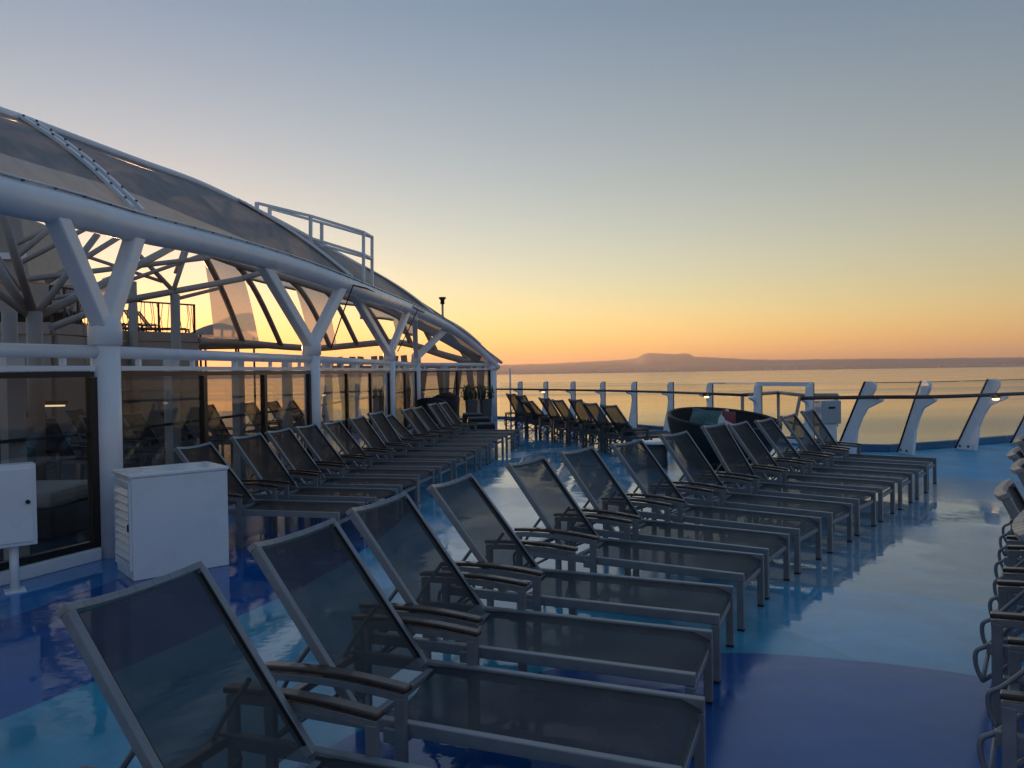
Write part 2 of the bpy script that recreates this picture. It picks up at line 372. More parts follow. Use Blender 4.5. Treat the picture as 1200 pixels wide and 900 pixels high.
# ------------------------------------------------------------------ sun lounger
SW = .31; SH = .36; HX = 1.23; BL = .77
def seat_fn(u, v):
    x = .012 + u*(HX-.03); y = (v-.5)*2*.283; e = 1-(y/.283)**2
    z = SH-.010 - .016*e*math.sin(math.pi*min(1, u*1.02)) - .055*e*max(0, (u-.80)/.20)**2
    x += .05*e*max(0, (u-.80)/.2)**2*-1
    if u < .04: z -= .03*(1-u/.04)
    return (x, y, z)
def back_fn(u, v):
    x = .035+u*(BL-.055); y = (v-.5)*2*.252; e = 1-(y/.252)**2
    return (x, y, .004-.030*e*math.sin(math.pi*(.25+.75*u)*.9) - .012*e)
def lounger_meshes(al, sl, pre):
    D = {}
    m = MB()
    for sgn in (-1, 1):
        m.box(0, 1.64, sgn*(SW-.0275)-.0175, sgn*(SW-.0275)+.0175, SH-.052, SH)
    m.box(.012, .042, -SW+.05, SW-.05, SH-.115, SH-.08); m.box(1.58, 1.62, -SW+.05, SW-.05, SH-.045, SH-.01); m.box(1.17, 1.20, -SW+.05, SW-.05, SH-.052, SH-.022)
    D['frame'] = m.mesh(pre+'frame', al)
    D['leg'] = MB().box(0, .042, -.021, .021, .012, SH-.054).mesh(pre+'leg', al)
    D['foot_cap'] = MB().box(.001, .041, -.020, .020, 0, .012).mesh(pre+'foot_cap', RUBBER)
    m = MB()
    ax0, ax1, az = 1.01, 1.60, .485
    m.box(ax0-.020, ax0+.024, -.0145, .0145, .0, az-.025); m.box(ax1-.024, ax1+.020, -.0145, .0145, .0, az-.02)
    prof = []
    for i in range(9):
        t = i/8; prof.append((ax0-.022+(ax1-ax0+.044)*t, az-.018+.028*math.sin(math.pi*(.12+.72*t))))
    m.prism([(x,-.013,z) for x, z in prof] + [(x,-.013,z-.032) for x, z in reversed(prof)], (0,.026,0))
    m.box(ax0+.005, ax0+.075, -.010, .010, SH-.075, SH-.02)
    D['arm_frame'] = m.mesh(pre+'arm_frame', al)
    m = MB()
    pr = [(-.035+ax0+(ax1-ax0+.06)*i/10, az-.010+.030*math.sin(math.pi*(.10+.74*i/10))) for i in range(11)]
    m.prism([(x,-.026,z) for x, z in pr] + [(x,-.026,z+.022) for x, z in reversed(pr)], (0,.052,0))
    D['armrest'] = m.mesh(pre+'armrest', WOOD)
    D['seat_sling'] = MB().grid(seat_fn, 16, 8).mesh(pre+'seat_sling', sl)
    m = MB()
    for sgn in (-1, 1):
        m.box(-.01, BL-.012, sgn*.268-.014, sgn*.268+.014, -.020, .020)
    pts = [(BL, .282*(k/8-.5)*2, -.034*(1-((k/8-.5)*2)**2)) for k in range(9)]
    for a, b in zip(pts[:-1], pts[1:]): m.bar(a, b, .042, .026, (1,0,0))
    D['backrest_frame'] = m.mesh(pre+'backrest_frame', al)
    D['backrest_sling'] = MB().grid(back_fn, 12, 8).mesh(pre+'backrest_sling', sl)
    D['seam'] = MB().box(.03, BL-.03, -.0030, .0030, .0045, .0165).mesh(pre+'seam', EDGE)
    return D
LM = {'charcoal': lounger_meshes(ALU, SLING, ''), 'brown': lounger_meshes(ALU, SLING_B, 'brown_'), 'black': lounger_meshes(ALU_D, SLING_K, 'black_')}
PROP = {}
def prop_mesh(kind, ang):
    k = (kind, round(ang))
    if k not in PROP:
        al = ALU_D if kind == 'black' else ALU
        m = MB(); a = R(ang)
        for sgn in (-1, 1):
            bx = HX+math.cos(a)*.34+math.sin(a)*.02; bz = SH-.03+math.sin(a)*.34-math.cos(a)*.02
            y = sgn*.235
            m.tube(smooth_path([Vector(q) for q in [(bx,y,bz),(bx+.10,y,bz-.13),(1.63,y,SH-.02),(1.685,y,SH-.065),(1.685,y,SH-.14),(1.66,y,SH-.20)]], 4), .0105, 8)
            m.tube([(1.66,y,SH-.20),(1.58,y,SH-.13),(1.50,y,SH-.06)], .0105, 8)
        m.tube([(1.66,-.235,SH-.20),(1.66,.235,SH-.20)], .0105, 8)
        if kind == 'black':
            for sgn in (-1, 1):
                m.tube([(1.60,sgn*.29,.02),(1.15,sgn*.29,SH-.04)], .010, 8); m.tube([(1.03,sgn*.29,.02),(1.50,sgn*.29,SH-.04)], .010, 8)
        PROP[k] = m.mesh('prop_bar', al)
    return PROP[k]
def lounger(foot, head_dir, kind, ang, label, group, z=0.0):
    """foot: centre of the foot end on the deck; head_dir: unit vector towards the head"""
    D = LM[kind]
    t = thing('sun_lounger', label, 'sun lounger', (foot[0], foot[1], z), math.atan2(head_dir[1], head_dir[0]), group)
    bv = .004 if kind == 'charcoal' else 0
    link('frame', D['frame'], t, bv)
    for sgn in (-1, 1):
        lg = link('leg', D['leg'], t, bv); lg.location = (.0, sgn*(SW-.0275), 0); link('foot_cap', D['foot_cap'], lg)
        af = link('arm_frame', D['arm_frame'], t, bv); af.location = (0, sgn*(SW+.0055), 0); link('armrest', D['armrest'], af, bv*1.6)
    link('seat_sling', D['seat_sling'], t)
    bf = link('backrest_frame', D['backrest_frame'], t, bv); bf.location = (HX, 0, SH-.012); bf.rotation_euler = (0, -R(ang), 0)
    link('backrest_sling', D['backrest_sling'], bf)
    for sgn in (-1, 1): link('seam', D['seam'], bf).location = (0, sgn*.2525, 0)
    link('prop_bar', prop_mesh(kind, ang), t)
    return t
def from_near(near, wa):               # near foot corner and width direction (degrees right of forward) -> foot centre, head direction
    wd = Vector((math.sin(R(wa)), math.cos(R(wa)), 0)); hd = Vector((-wd.y, wd.x, 0))
    return Vector((near[0], near[1], 0)) + wd*(SW-.02), hd
main = [((.235,1.66),21,52),((.525,2.45),21.5,52),((.755,3.22),21.5,52),((1.065,3.99),23,51),((1.43,4.78),30,52),((1.80,5.43),34,52),((2.265,6.08),38,51),((2.80,6.74),40,53),
        ((3.34,7.41),40,58),((3.88,8.06),38,54),((4.42,8.72),38,53),((4.97,9.40),38,54),((5.50,10.15),38,57)]
for i, (nr, wa, an) in enumerate(main):
    fc, hd = from_near(nr, wa)
    lounger(fc, hd, 'charcoal', an, 'charcoal mesh lounger, %s of the middle row counted from the louvred cabinet end' % ORD[i], 'loungers in the middle row')
NB = 12
for i in range(NB):
    t = i/(NB-1); nr = (-1.60+1.62*t + (.02 if i % 3 else -.03), 7.12+9.25*t)
    fc, hd = from_near(nr, 13-2.5*t+[0,1.2,-.8,.6,-1.4,.3,1.6,-1.0,.2,1.1,-.6,.9][i])
    lounger(fc, hd, 'brown', [50,53,53,52,51,53,56,45,53,52,56,54][i], 'brown mesh lounger along the glass wall, %s counted from the white louvred cabinet' % ORD[i], 'loungers along the glass wall')
for i in range(8):
    t = i/7; hx = -.05+1.98*t; hy = 20.9-6.1*t; hd = Vector((-.90,-.44,0)).normalized()
    hd = Vector((hd.x, hd.y+random.uniform(-.08,.08), 0)).normalized()
    foot = Vector((hx,hy,0)) - hd*1.60
    lounger(foot, hd, 'black', [62,60,46,57,55,60,54,53][i], 'black lounger facing the sea railing, %s counted from the planters' % ORD[i], 'loungers facing the sea railing')
dcent = [(1.40,2.05),(1.865,2.91),(2.36,3.76),(2.91,4.53),(3.44,5.32),(3.98,6.12)]
for i, c in enumerate(dcent[1:]):
    hd = Vector((-.82,.57,0)).normalized(); foot = Vector((c[0],c[1],0)) - hd*1.62
    lounger(foot, hd, 'charcoal', [66,64,66,63,65][i], 'charcoal lounger across the walkway from the middle row, %s counted from the deep blue circle' % ORD[i], 'loungers across the walkway')

# ------------------------------------------------------------------ canopy columns, glass wall
WA = Vector((-3.75,7.1,0)); WB = Vector((-3.12,12,0)); WC = Vector((-2.86,18,0)); WD = Vector((-2.80,22.5,0)); WE = Vector((-.68,26.4,0))
W0 = WA - Vector((.39,.92,0))*4.3
names = ['beside the white louvred cabinet','second counted from the louvred cabinet','third counted from the louvred cabinet','fourth counted from the louvred cabinet']
branches = [((60,254,6.3),(162,278,7.75)),((308,318,10.7),(402,340,13.2)),((410,344,15.0),(478,368,20.0)),((486,376,20.5),(524,388,24.3))]
ZB = 1.885; ZN = 2.18
for i, (wp, br) in enumerate(zip([WA,WB,WC,WD], branches)):
    t = thing('canopy_column', 'white round Y-shaped canopy column, ' + names[i], 'column', wp, 0, 'white columns carrying the canopy')
    rad = .125
    MB().tube([(0,0,0),(0,0,ZN-.02)], rad, 20).build('post', WHITE, t)
    MB().lathe([(rad+.004,ZB+.06),(rad+.02,ZB+.07),(rad+.02,ZN-.06),(rad-.01,ZN+.02),(.05,ZN+.05)], 20).build('collar', WHITE, t)
    for (px, py, d) in br:
        q = P(px, py, d) - wp; q = Vector((q.x, q.y, q.z+.10))
        MB().bar((0,0,ZN-.10), q, .14, .17).build('branch', WHITE, t, .02)
# end column
t = thing('canopy_end_column', 'white straight column where the canopy pipe comes down by the planters', 'column', WE)
MB().tube([(0,0,0),(0,0,1.80)], .16, 20).build('post', WHITE, t)
MB().lathe([(.165,1.70),(.20,1.72),(.20,1.86),(.0,1.88)], 20).build('collar', WHITE, t)
MB().tube([(.62,.25,0),(.62,.25,1.75)], .03, 8).build('stay', WHITE, t)

def wall_bay(a, b, npane, label, zt=1.70, zs=.12):
    t = thing('glass_windscreen', label, 'glass wall', a, 0, 'glass windscreen bays')
    d = (b-a); L = d.length; d.normalize(); nrm = Vector((d.y,-d.x,0))
    a0 = d*.15; b0 = d*(L-.15)
    def seg(name, z, w_, h_, m, off=0.0, bev=0):
        return MB().bar(a0+Vector((0,0,z))+nrm*off, b0+Vector((0,0,z))+nrm*off, w_, h_).build(name, m, t, bev)
    seg('sill', .055, .16, .11, WHITE, 0, .01)
    seg('bottom_frame', .142, .07, .06, BLACKF)
    seg('top_frame', zt-.02, .07, .05, BLACKF)
    seg('head_rail', zt+.035, .10, .045, WHITE)
    MB().tube([d*.0+Vector((0,0,ZB)), d*L+Vector((0,0,ZB))], .060, 14).build('top_tube', WHITE, t)
    for k in range(npane+1):
        c = a0 + (b0-a0)*(k/npane)
        MB().bar(c+Vector((0,0,.113)), c+Vector((0,0,zt-.046)), .08, .065, nrm).build('mullion', BLACKF, t)
        if 0 < k:
            cc = a0+(b0-a0)*((k-.14)/npane) - nrm*.25
            MB().bar(cc+Vector((0,0,-.008)), cc+Vector((0,0,1.95)), .16, .10, nrm).build('stanchion', WHITE, t)
        if k < npane:
            p0 = a0+(b0-a0)*(k/npane)+d*.041; p1 = a0+(b0-a0)*((k+1)/npane)-d*.041
            MB().bar((p0+Vector((0,0,.92))), (p1+Vector((0,0,.92))), .012, 1.488).build('pane', GLASS, t)
            MB().bar((p0+Vector((0,0,1.13)))-nrm*.16, (p1+Vector((0,0,1.13)))-nrm*.16, .03, .03).build('inner_rail', ALU_D, t)
    for k in range(5):
        c = d*(L*(k+.5)/5)
        MB().bar(c+Vector((0,0,zt+.06)), c+Vector((0,0,ZB-.06)), .05, .04).build('bracket', WHITE, t)
wall_bay(W0, WA, 1, 'dark glass windscreen bay behind the white electrical box')
wall_bay(WA, WB, 3, 'three-pane dark glass windscreen bay behind the louvred cabinet')
wall_bay(WB, WC, 3, 'dark glass windscreen bay between second and third canopy columns')
wall_bay(WC, WD, 2, 'narrow dark glass windscreen bay before the corner post')
wall_bay(WD, WE, 2, 'angled glass windscreen bay behind the planters, orange sea showing through')

# ------------------------------------------------------------------ canopy roof
pipe = [P(-260,150,4.3),P(-120,192,5.0),P(0,228,5.75),P(80,246,6.6),P(160,267,7.75),P(235,284,9.1),P(310,303,10.7),P(360,318,12.0),P(402,333,13.3),P(440,347,15.6),P(478,361,20.0),P(505,373,22.5),P(533,388,24.6),P(560,408,25.8),P(584,431,26.4)]
top = [P(-260,40,4.8),P(-120,88,6.0),P(0,131,7.4),P(27,140,7.9),P(100,167,8.8),P(160,189,9.6),P(235,216,11.0),P(300,247,12.4),P(340,267,13.8),P(390,294,16.0),P(440,322,19.0),P(480,348,21.5),P(520,375,24.0),P(555,400,25.8),P(588,425,26.9)]
ps = smooth_path(pipe, 6); ts = smooth_path(top, 6)
roof = thing('canopy_roof', 'curved grey membrane canopy on a thick white edge pipe above the glass wall', 'canopy', (0,0,0))
MB().tube(ps, [.145]*(len(ps)-18)+[.145-.05*k/17 for k in range(18)], 20).build('edge_pipe', WHITE, roof)
MB().tube(ts, .05, 10).build('top_tube', WHITE, roof)
up = Vector((0,0,1))
def lift(p): return p+Vector((.02,-.01,.16))
inner = []
for k, p in enumerate(ts):
    q = ts[min(k+1,len(ts)-1)]-ts[max(k-1,0)]; q.normalize(); nl = Vector((-q.y,q.x,0)).normalized()
    inner.append(p+nl*1.2+Vector((0,0,-.02)))
# panel seams: index along the pipe and index along the top edge
seams = [(0,0),(24,18),(49,40),(66,58),(78,72),(len(ps)-1,len(ts)-1)]
def interp(path, x):
    i = min(int(x), len(path)-2); return path[i].lerp(path[i+1], x-i)
for (a, b) in zip(seams[:-1], seams[1:]):
    n = 14
    def pf(u, v):
        lo = lift(interp(ps, a[0]+(b[0]-a[0])*u)); hi = interp(ts, a[1]+(b[1]-a[1])*u)
        c = lo.lerp(hi, v); return c + Vector((.05,-.05,.12))*(math.sin(math.pi*v)*.5)
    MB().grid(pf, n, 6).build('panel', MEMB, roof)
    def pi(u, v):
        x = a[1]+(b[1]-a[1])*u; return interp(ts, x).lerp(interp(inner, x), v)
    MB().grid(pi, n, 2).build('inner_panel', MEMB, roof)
for (a, b) in seams[1:-1]:
    tp = (ps[a+1]-ps[a-1]).normalized()
    for off in (-.10, .10):
        lo = lift(ps[a])+tp*off; hi = ts[b]+tp*off
        pts = [lo.lerp(hi, k/8)+Vector((.05,-.05,.12))*(math.sin(math.pi*k/8)*.5)+Vector((.012,-.02,.025)) for k in range(9)]
        m = MB()
        for p, q in zip(pts[:-1], pts[1:]): m.bar(p, q, .075, .03)
        m.build('seam_strip', WHITE, roof)
def along(path, step, start=0.0):
    out = []; acc = start
    for p, q in zip(path[:-1], path[1:]):
        L = (q-p).length
        while acc < L: out.append(p.lerp(q, acc/L)); acc += step
        acc -= L
    return out
bl = MB(); fl_ = MB()
for p in along(ps, .42):
    c = p+Vector((.082,-.078,.128)); bl.lathe([(0,-.006),(.013,-.006),(.013,.010),(0,.013)], 8, c, False)
for p, q in zip(ps[:-1], ps[1:]): fl_.bar(p+Vector((.075,-.075,.137)), q+Vector((.075,-.075,.137)), .05, .012)
fl_.build('flange', WHITE, roof)
for (a, b) in seams[1:3]:
    lo = lift(ps[a]); hi = ts[b]
    for k in range(8):
        for dx in (-.10, .10):
            v_ = (k+.5)/8; p = lo.lerp(hi, v_)+Vector((.05,-.05,.12))*(math.sin(math.pi*v_)*.5)+Vector((.02,-.03,.045)) + (ps[a+1]-ps[a-1]).normalized()*dx
            bl.lathe([(0,-.006),(.013,-.006),(.013,.010),(0,.013)], 8, p, False)
tag(bl.build('bolts', BRASS, roof), kind='stuff')
bat = MB()
bat.tube([ps[60]+Vector((.13,-.12,.02)), ps[63]+Vector((.13,-.12,.02))], .035, 10)
bat.build('tube_light', GREYBOX, roof)
cb = MB()
for pl in ([P(388,408,12.6),P(400,372,12.9),P(414,334,13.3),P(430,338,14.2),P(440,343,15.0)], [P(489,364,20.2),P(478,388,20),P(466,412,18.2)]):
    cb.tube(pl, .012, 6)
cb.build('cable', RUBBER, roof)
# guard railing standing on the roof
gr = thing('roof_guard_rail', 'small white guard rail standing on top of the canopy', 'railing', ts[40])
base = ts[40]
fr = [(301,237,262,12.4),(364,252,284,13.6),(426,271,318,14.8)]
bk = [(316,243,262,13.1),(377,260,290,14.3),(436,277,325,15.4)]
for lst in (fr, bk):
    for (px, y0, y1, d) in lst:
        MB().bar(P(px,y0,d)-base, P(px,y1+22,d)-base, .055, .055, (0,1,0)).build('post', WHITE, gr)
    for (p, q) in zip(lst[:-1], lst[1:]):
        MB().bar(P(p[0],p[1]+1,p[3])-base, P(q[0],q[1]+1,q[3])-base, .04, .04).build('top_bar', WHITE, gr)
        if p[0] > 350: MB().bar(P(p[0],p[1]+27,p[3])-base, P(q[0],q[1]+27,q[3])-base, .04, .04).build('mid_bar', WHITE, gr)
MB().bar(P(426,272,14.8)-base, P(436,277.5,15.4)-base, .04, .04).build('end_bar', WHITE, gr)
MB().bar(P(426,298,14.8)-base, P(436,303,15.4)-base, .04, .04).build('end_bar', WHITE, gr)
# lamp mast on the pipe end
q0 = P(519,384,24.0)
lm = thing('mast_lamp', 'short mast lamp standing on the canopy edge pipe', 'lamp', q0)
MB().tube([(0,0,-.1),(0,0,.75)], .035, 8).build('mast', GREYBOX, lm); MB().lathe([(.0,.72),(.07,.74),(.06,.86),(.11,.90),(.11,.95),(0,.96)], 12).build('lamp_head', IRON, lm)

# ------------------------------------------------------------------ far side of the pool: frames, upper deck
def strut(par, a, b, r, m=WARMW, name='strut'):
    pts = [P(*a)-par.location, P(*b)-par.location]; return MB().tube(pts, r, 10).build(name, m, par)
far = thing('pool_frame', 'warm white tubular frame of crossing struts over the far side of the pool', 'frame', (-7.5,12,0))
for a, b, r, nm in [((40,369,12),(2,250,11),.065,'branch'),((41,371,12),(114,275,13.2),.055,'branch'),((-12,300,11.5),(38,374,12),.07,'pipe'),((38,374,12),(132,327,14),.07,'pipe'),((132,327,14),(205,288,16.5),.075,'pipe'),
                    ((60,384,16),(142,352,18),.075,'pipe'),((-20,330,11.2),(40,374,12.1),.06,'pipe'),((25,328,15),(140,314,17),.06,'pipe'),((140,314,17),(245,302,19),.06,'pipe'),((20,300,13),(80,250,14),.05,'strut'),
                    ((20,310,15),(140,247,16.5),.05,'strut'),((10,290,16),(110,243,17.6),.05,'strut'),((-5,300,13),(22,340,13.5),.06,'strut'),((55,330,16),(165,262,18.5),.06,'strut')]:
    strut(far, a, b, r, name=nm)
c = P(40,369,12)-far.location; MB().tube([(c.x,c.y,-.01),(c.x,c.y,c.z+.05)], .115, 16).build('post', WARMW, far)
c = P(11,369,12.6)-far.location; MB().tube([(c.x,c.y,-.01),(c.x,c.y,c.z+.05)], .115, 16).build('post', WARMW, far)
m = MB(); q = [P(108,348,17.2),P(120,326,17.2),P(133,322,17.8),P(124,349,17.8)]; m.add([x-far.location for x in q], [(0,1,2,3)]); m.build('glint_panel', MEMB2, far)  # translucent panel added to stand in for the sun glint between the branches
f2 = thing('pool_frame', 'warm white tubular frame against the orange sky above the upper deck', 'frame', (-8.8,20,0))
for a, b, r, nm in [((142,353,18.5),(282,327,22.5),.085,'pipe'),((282,327,22.5),(312,318,23.5),.085,'pipe'),((203,341,20),(128,262,19),.06,'branch'),((203,341,20),(219,293,20.5),.06,'branch'),((150,329,19),(245,296,21),.05,'strut'),
                    ((208,350,20.2),(256,338,22),.05,'strut'),((60,350,17.5),(142,336,18.5),.05,'strut'),((100,300,19),(190,330,20),.045,'strut'),((205,320,20.5),(215,292,20.8),.04,'strut')]:
    strut(f2, a, b, r, name=nm)
c = P(205,345,20)-f2.location; MB().tube([(c.x,c.y,-.01),(c.x,c.y,c.z)], .12, 14).build('post', WARMW, f2)
c = P(155,330,24)-f2.location; MB().tube([(c.x,c.y,-.01),(c.x,c.y,c.z)], .13, 14).build('post', WARMW, f2)

# far canopy band beyond the pool end
fb = thing('far_canopy', 'beige translucent membrane canopy on curved ribs round the far end of the pool', 'canopy', (-8,28,0))
U = [P(222,288,22),P(262,303,23),P(300,316,24),P(350,330,25.5),P(400,346,26.5),P(440,358,27),P(482,377,27.2),P(520,397,27.2),P(562,421,27)]
Lw = [P(232,400,26),P(285,402,28.5),P(330,406,30),P(372,408,31.5),P(410,405,32),P(455,401,31.5),P(482,404,30),P(520,416,28.5),P(566,428,27.2)]
us = smooth_path(U, 5); ls = smooth_path(Lw, 5)
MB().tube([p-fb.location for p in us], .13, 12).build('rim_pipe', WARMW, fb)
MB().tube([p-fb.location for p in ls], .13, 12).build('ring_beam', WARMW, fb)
def fpt(i, v):
    a = interp(us, min(i, 39.99)); b = interp(ls, min(i, 39.99)); c = a.lerp(b, v); return c+Vector((-.2,.5,.55))*math.sin(math.pi*v)-fb.location
for i in (2, 7, 14, 18, 22, 27, 31, 35):
    MB().tube([fpt(min(i+2*k/8*1.5, 40), k/8) for k in range(9)], .10, 10).build('rib', WARMW, fb)
for (a, b, v0, v1) in [(2,7,.0,1.0),(7,14,.0,.28),(14,18,.0,1.0),(18,22,0,.40),(22,27,.0,.66),(27,31,0,.85),(31,35,0,.6)]:
    def pf(u, v):
        i = a+(b-a)*u; x = v0+(v1-v0)*v; i0 = min(int(i), 39); fr_ = i-i0
        return fpt(i0, x).lerp(fpt(i0+1, x), fr_)+Vector((0,.05,.05))
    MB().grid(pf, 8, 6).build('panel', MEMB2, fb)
    if v1 < 1: MB().tube([pf(k/6, 1.0) for k in range(7)], .05, 8).build('purlin', WARMW, fb)
# slanted posts of the far wind fence
ff = thing('far_wind_fence', 'row of slanted white posts on the far side of the pool, sea behind', 'fence', (-7,31,0))
for k in range(16):
    px = 372+k*12.6 + (0, 3)[k % 2]; d = 31.5-.26*max(0, k-4)
    a = P(px, 402, d); a = Vector((a.x, a.y, 2.35 if k < 9 else 2.0)); sl = (.10, .30, -.22)[k % 3]
    MB().bar(Vector((a.x-sl, a.y, -.01))-ff.location, a-ff.location, .24, .12, (0,1,0)).build('post', WARMW, ff)
sweep_a = [P(300,434,31),P(372,430,31.5),P(560,430,28)]
m = MB()
for a, b in zip(sweep_a[:-1], sweep_a[1:]): m.bar(a-ff.location, b-ff.location, .10, .10)
m.build('rail', WARMW, ff)

# upper deck with parapet and dark railing
ud = thing('upper_deck', 'cream upper deck parapet with stepped bands and dark railing beyond the pool', 'terrace', (-13,24,0))
pa = [(-120,384,19),(60,384,20),(92,387,21),(140,387,24),(229,387,26)]
for z0, z1, off, nm in ((-.3,-.0,0,'band'),(-.62,-.33,.06,'band'),(-3.2,-.65,.0,'wall')):
    m = MB()
    for a, b in zip(pa[:-1], pa[1:]):
        p = P(*a)-ud.location; q = P(*b)-ud.location; e = Vector((0,0,(z0+z1)/2)); p.z = q.z = 3.1
        m.bar(p+e+Vector((0,off,0)), q+e+Vector((0,off,0)), .3, z1-z0)
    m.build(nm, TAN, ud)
m = MB(); pp = [P(*a)-ud.location for a in pa]
fl = [Vector((p.x,p.y+.1,3.0)) for p in pp] + [Vector((pp[-1].x,pp[-1].y+9,3.0)), Vector((pp[0].x-6,pp[-1].y+9,3.0))]
m.prism([p-Vector((0,0,.15)) for p in fl], (0,0,.14)); m.build('floor', TAN, ud)
cnt = 0
for a, b in zip(pa[1:-1], pa[2:]):
    p = P(*a)-ud.location; q = P(*b)-ud.location; p.z = q.z = 3.1; L = (q-p).length; n = max(2, int(L/1.3))
    for k in range(n):
        c = p.lerp(q, k/n); MB().bar(c, c+Vector((0,0,.95)), .05, .05, (0,1,0)).build('railing_post', IRON, ud)
    MB().bar(p+Vector((0,0,.95)), q+Vector((0,0,.95)), .06, .05).build('railing_top', IRON, ud)
    bm_ = MB()
    nb = int(L/.13)
    for k in range(nb):
        c = p.lerp(q, (k+.5)/nb); bm_.tube([c, c+Vector((random.uniform(-.12,.12),0,.45)), c+Vector((random.uniform(-.1,.1),0,.93))], .011, 4)
    tag(bm_.build('balusters', IRON, ud), kind='stuff')
c = P(228,387,26)-ud.location; MB().bar((c.x,c.y,3.1),(c.x,c.y,4.07),.06,.06,(0,1,0)).build('railing_post', IRON, ud)
# loungers on the upper deck
for i, px in enumerate([112,140,160,178,194]):
    p = P(px, 384, 26.6+i*.3)
    lounger((p.x+.8, p.y, 0), Vector((-.98,-.2,0)), 'black', [60,62,58,60,55][i], 'dark lounger behind the upper deck railing, %s counted from the corner of the railing' % ['fifth','fourth','third','second','first'][i], 'loungers on the upper deck', z=3.02)
# far pavilion roof
pv = thing('pavilion', 'distant domed grey pavilion glowing orange underneath beyond the upper deck', 'pavilion', P(258,405,36))
def pvf(u, v):
    a = u*2*math.pi; rr = 1.55*v; return (rr*math.cos(a), rr*math.sin(a), 1.05-.62*v**1.6)
MB().grid(pvf, 20, 6).build('roof', MEMB, pv)
for k in range(6):
    a = k*math.pi/3+.3; MB().tube([(1.5*math.cos(a),1.5*math.sin(a),.45),(1.5*math.cos(a),1.5*math.sin(a),-4.5)], .05, 6).build('post', IRON, pv)
MB().tube([(1.5*math.cos(k*math.pi/6),1.5*math.sin(k*math.pi/6),.12) for k in range(13)], .03, 6).build('rail', IRON, pv)
# accommodation block, seen behind the frame at the left edge
ab = thing('funnel_block', 'pale pink-grey superstructure block behind the tubular frame', 'superstructure', (-30,30,0))
pts = [P(-60,250,30),P(22,250,30),P(28,285,30),P(34,330,30),P(-60,330,30)]
MB().prism([p-ab.location for p in pts], (-.5,4,0)).build('body', WARMW, ab, .1)
MB().bar(P(-60,300,29.9)-ab.location, P(30,300,29.9)-ab.location, .1, .25).build('band', WHITE, ab)
m = MB(); a = P(-60,352,28)-ab.location; b = P(100,352,30)-ab.location; m.bar(a, b, 2.0, 1.0); m.build('bridge_wing', TAN, ab)
m = MB(); a = P(-60,372,28)-ab.location; b = P(96,372,30)-ab.location; m.bar(a, b, .3, .9); m.build('wing_front', IRON, ab)

# ------------------------------------------------------------------ loungers behind the glass
ins = [((-5.0,9.6),-4.0),((-6.3,12.2),0),((-6.0,13.2),0),((-5.8,14.2),0),((-5.6,15.3),0),((-5.3,16.4),0),((-8.3,15.2),0),((-8.1,16.3),0),((-7.9,17.4),0),((-6.4,8.0),0),((-7.0,9.0),0),((-4.9,18.0),0),((-4.7,19.2),0),((-4.6,20.4),0)]
for i, (h_, _) in enumerate(ins):
    hd = Vector((-.97,.22,0)).normalized(); ft = Vector((h_[0],h_[1],0))-hd*0.2
    if i in (0, ): continue
    lounger(ft, hd, 'brown', 52+(i*7) % 9, 'brown lounger behind the dark glass, %s from the electrical box' % (ORD[i-6]+' of the back row' if i in (6,7,8) else (ORD[i-11] if i > 10 else ORD[i-9] if i > 8 else ORD[i-1])+(' of the far group' if i > 10 else ' of the near pair' if i > 8 else ' of the front row')), 'loungers behind the glass wall', z=-.009)
# daybed behind the glass
db = thing('daybed', 'low white daybed with a dark base behind the dark glass', 'daybed', (-5.6,8.3,-.009))
MB().box(-.9,.9,-.5,.5,0,.32).build('base', RATTAN, db, .03); MB().box(-.88,.88,-.48,.48,.321,.50).build('mattress', CREAM, db, .06)
cu = MB().box(-.25,.25,-.08,.08,-.22,.22).build('cushion', TEAL, db, .07); cu.location = (.1,.1,.70); cu.rotation_euler = (R(-15),0,.2)
wl = thing('wall_lamp', 'small lit ceiling lamp behind the dark glass', 'lamp', P(64,473,13))
MB().box(-.20,.20,-.04,.04,-.02,.05).build('housing', IRON, wl); MB().box(-.16,.16,-.03,.03,-.05,-.021).build('bulb', LAMP, wl)

# ------------------------------------------------------------------ white cabinets
A_ = G(155,682); B_ = G(269,662); ex = (B_-A_).normalized(); ey = Vector((-ex.y,ex.x,0)); WL = (B_-A_).length
t = thing('louvred_cabinet', 'white metal cabinet with louvred side standing by the glass wall', 'cabinet', A_, math.atan2(ex.y,ex.x))
MB().box(.012,WL,.0,.52,.0,.83).build('body', WHITE2, t, .008)
MB().box(-.012,WL+.012,-.012,.53,.831,.865).build('lid', WHITE2, t, .012)
for k in range(9):
    z = .16+k*.065
    m = MB(); m.prism([(-.014,.05,z),(.011,.05,z+.045),(.011,.05,z+.05),(-.014,.05,z+.008)], (0,.40,0)); m.build('louvre', WHITE2, t)
MB().box(-.008,.011,.02,.05,.08,.79).build('side_trim', WHITE2, t); MB().box(-.008,.011,.45,.49,.08,.79).build('side_trim', WHITE2, t)
MB().box(-.006,.0115,.051,.449,.08,.14).build('side_panel', WHITE2, t); MB().box(-.006,.0115,.051,.449,.75,.79).build('side_panel', WHITE2, t)
MB().box(-.02,-.009,.03,.045,.40,.46).build('latch', BRASS, t)
eb = G(22,687)+Vector((.06,-.14,0)); t = thing('electrical_box', 'white square electrical box on a post in front of the dark glass', 'electrical box', eb, R(38))
eh = .63
MB().box(-.50,.15,-.09,.09,.36,.36+eh).build('body', WHITE2, t, .008)
d_ = MB().box(-.47,.125,-.103,-.0905,.39,.36+eh-.03).build('door', WHITE2, t, .004); MB().lathe([(0,0),(.016,0),(.016,.02),(0,.022)], 10).build('lock', RUBBER, d_)
d_.children[0].location = (.09,-.103,.70); d_.children[0].rotation_euler = (R(90),0,0)
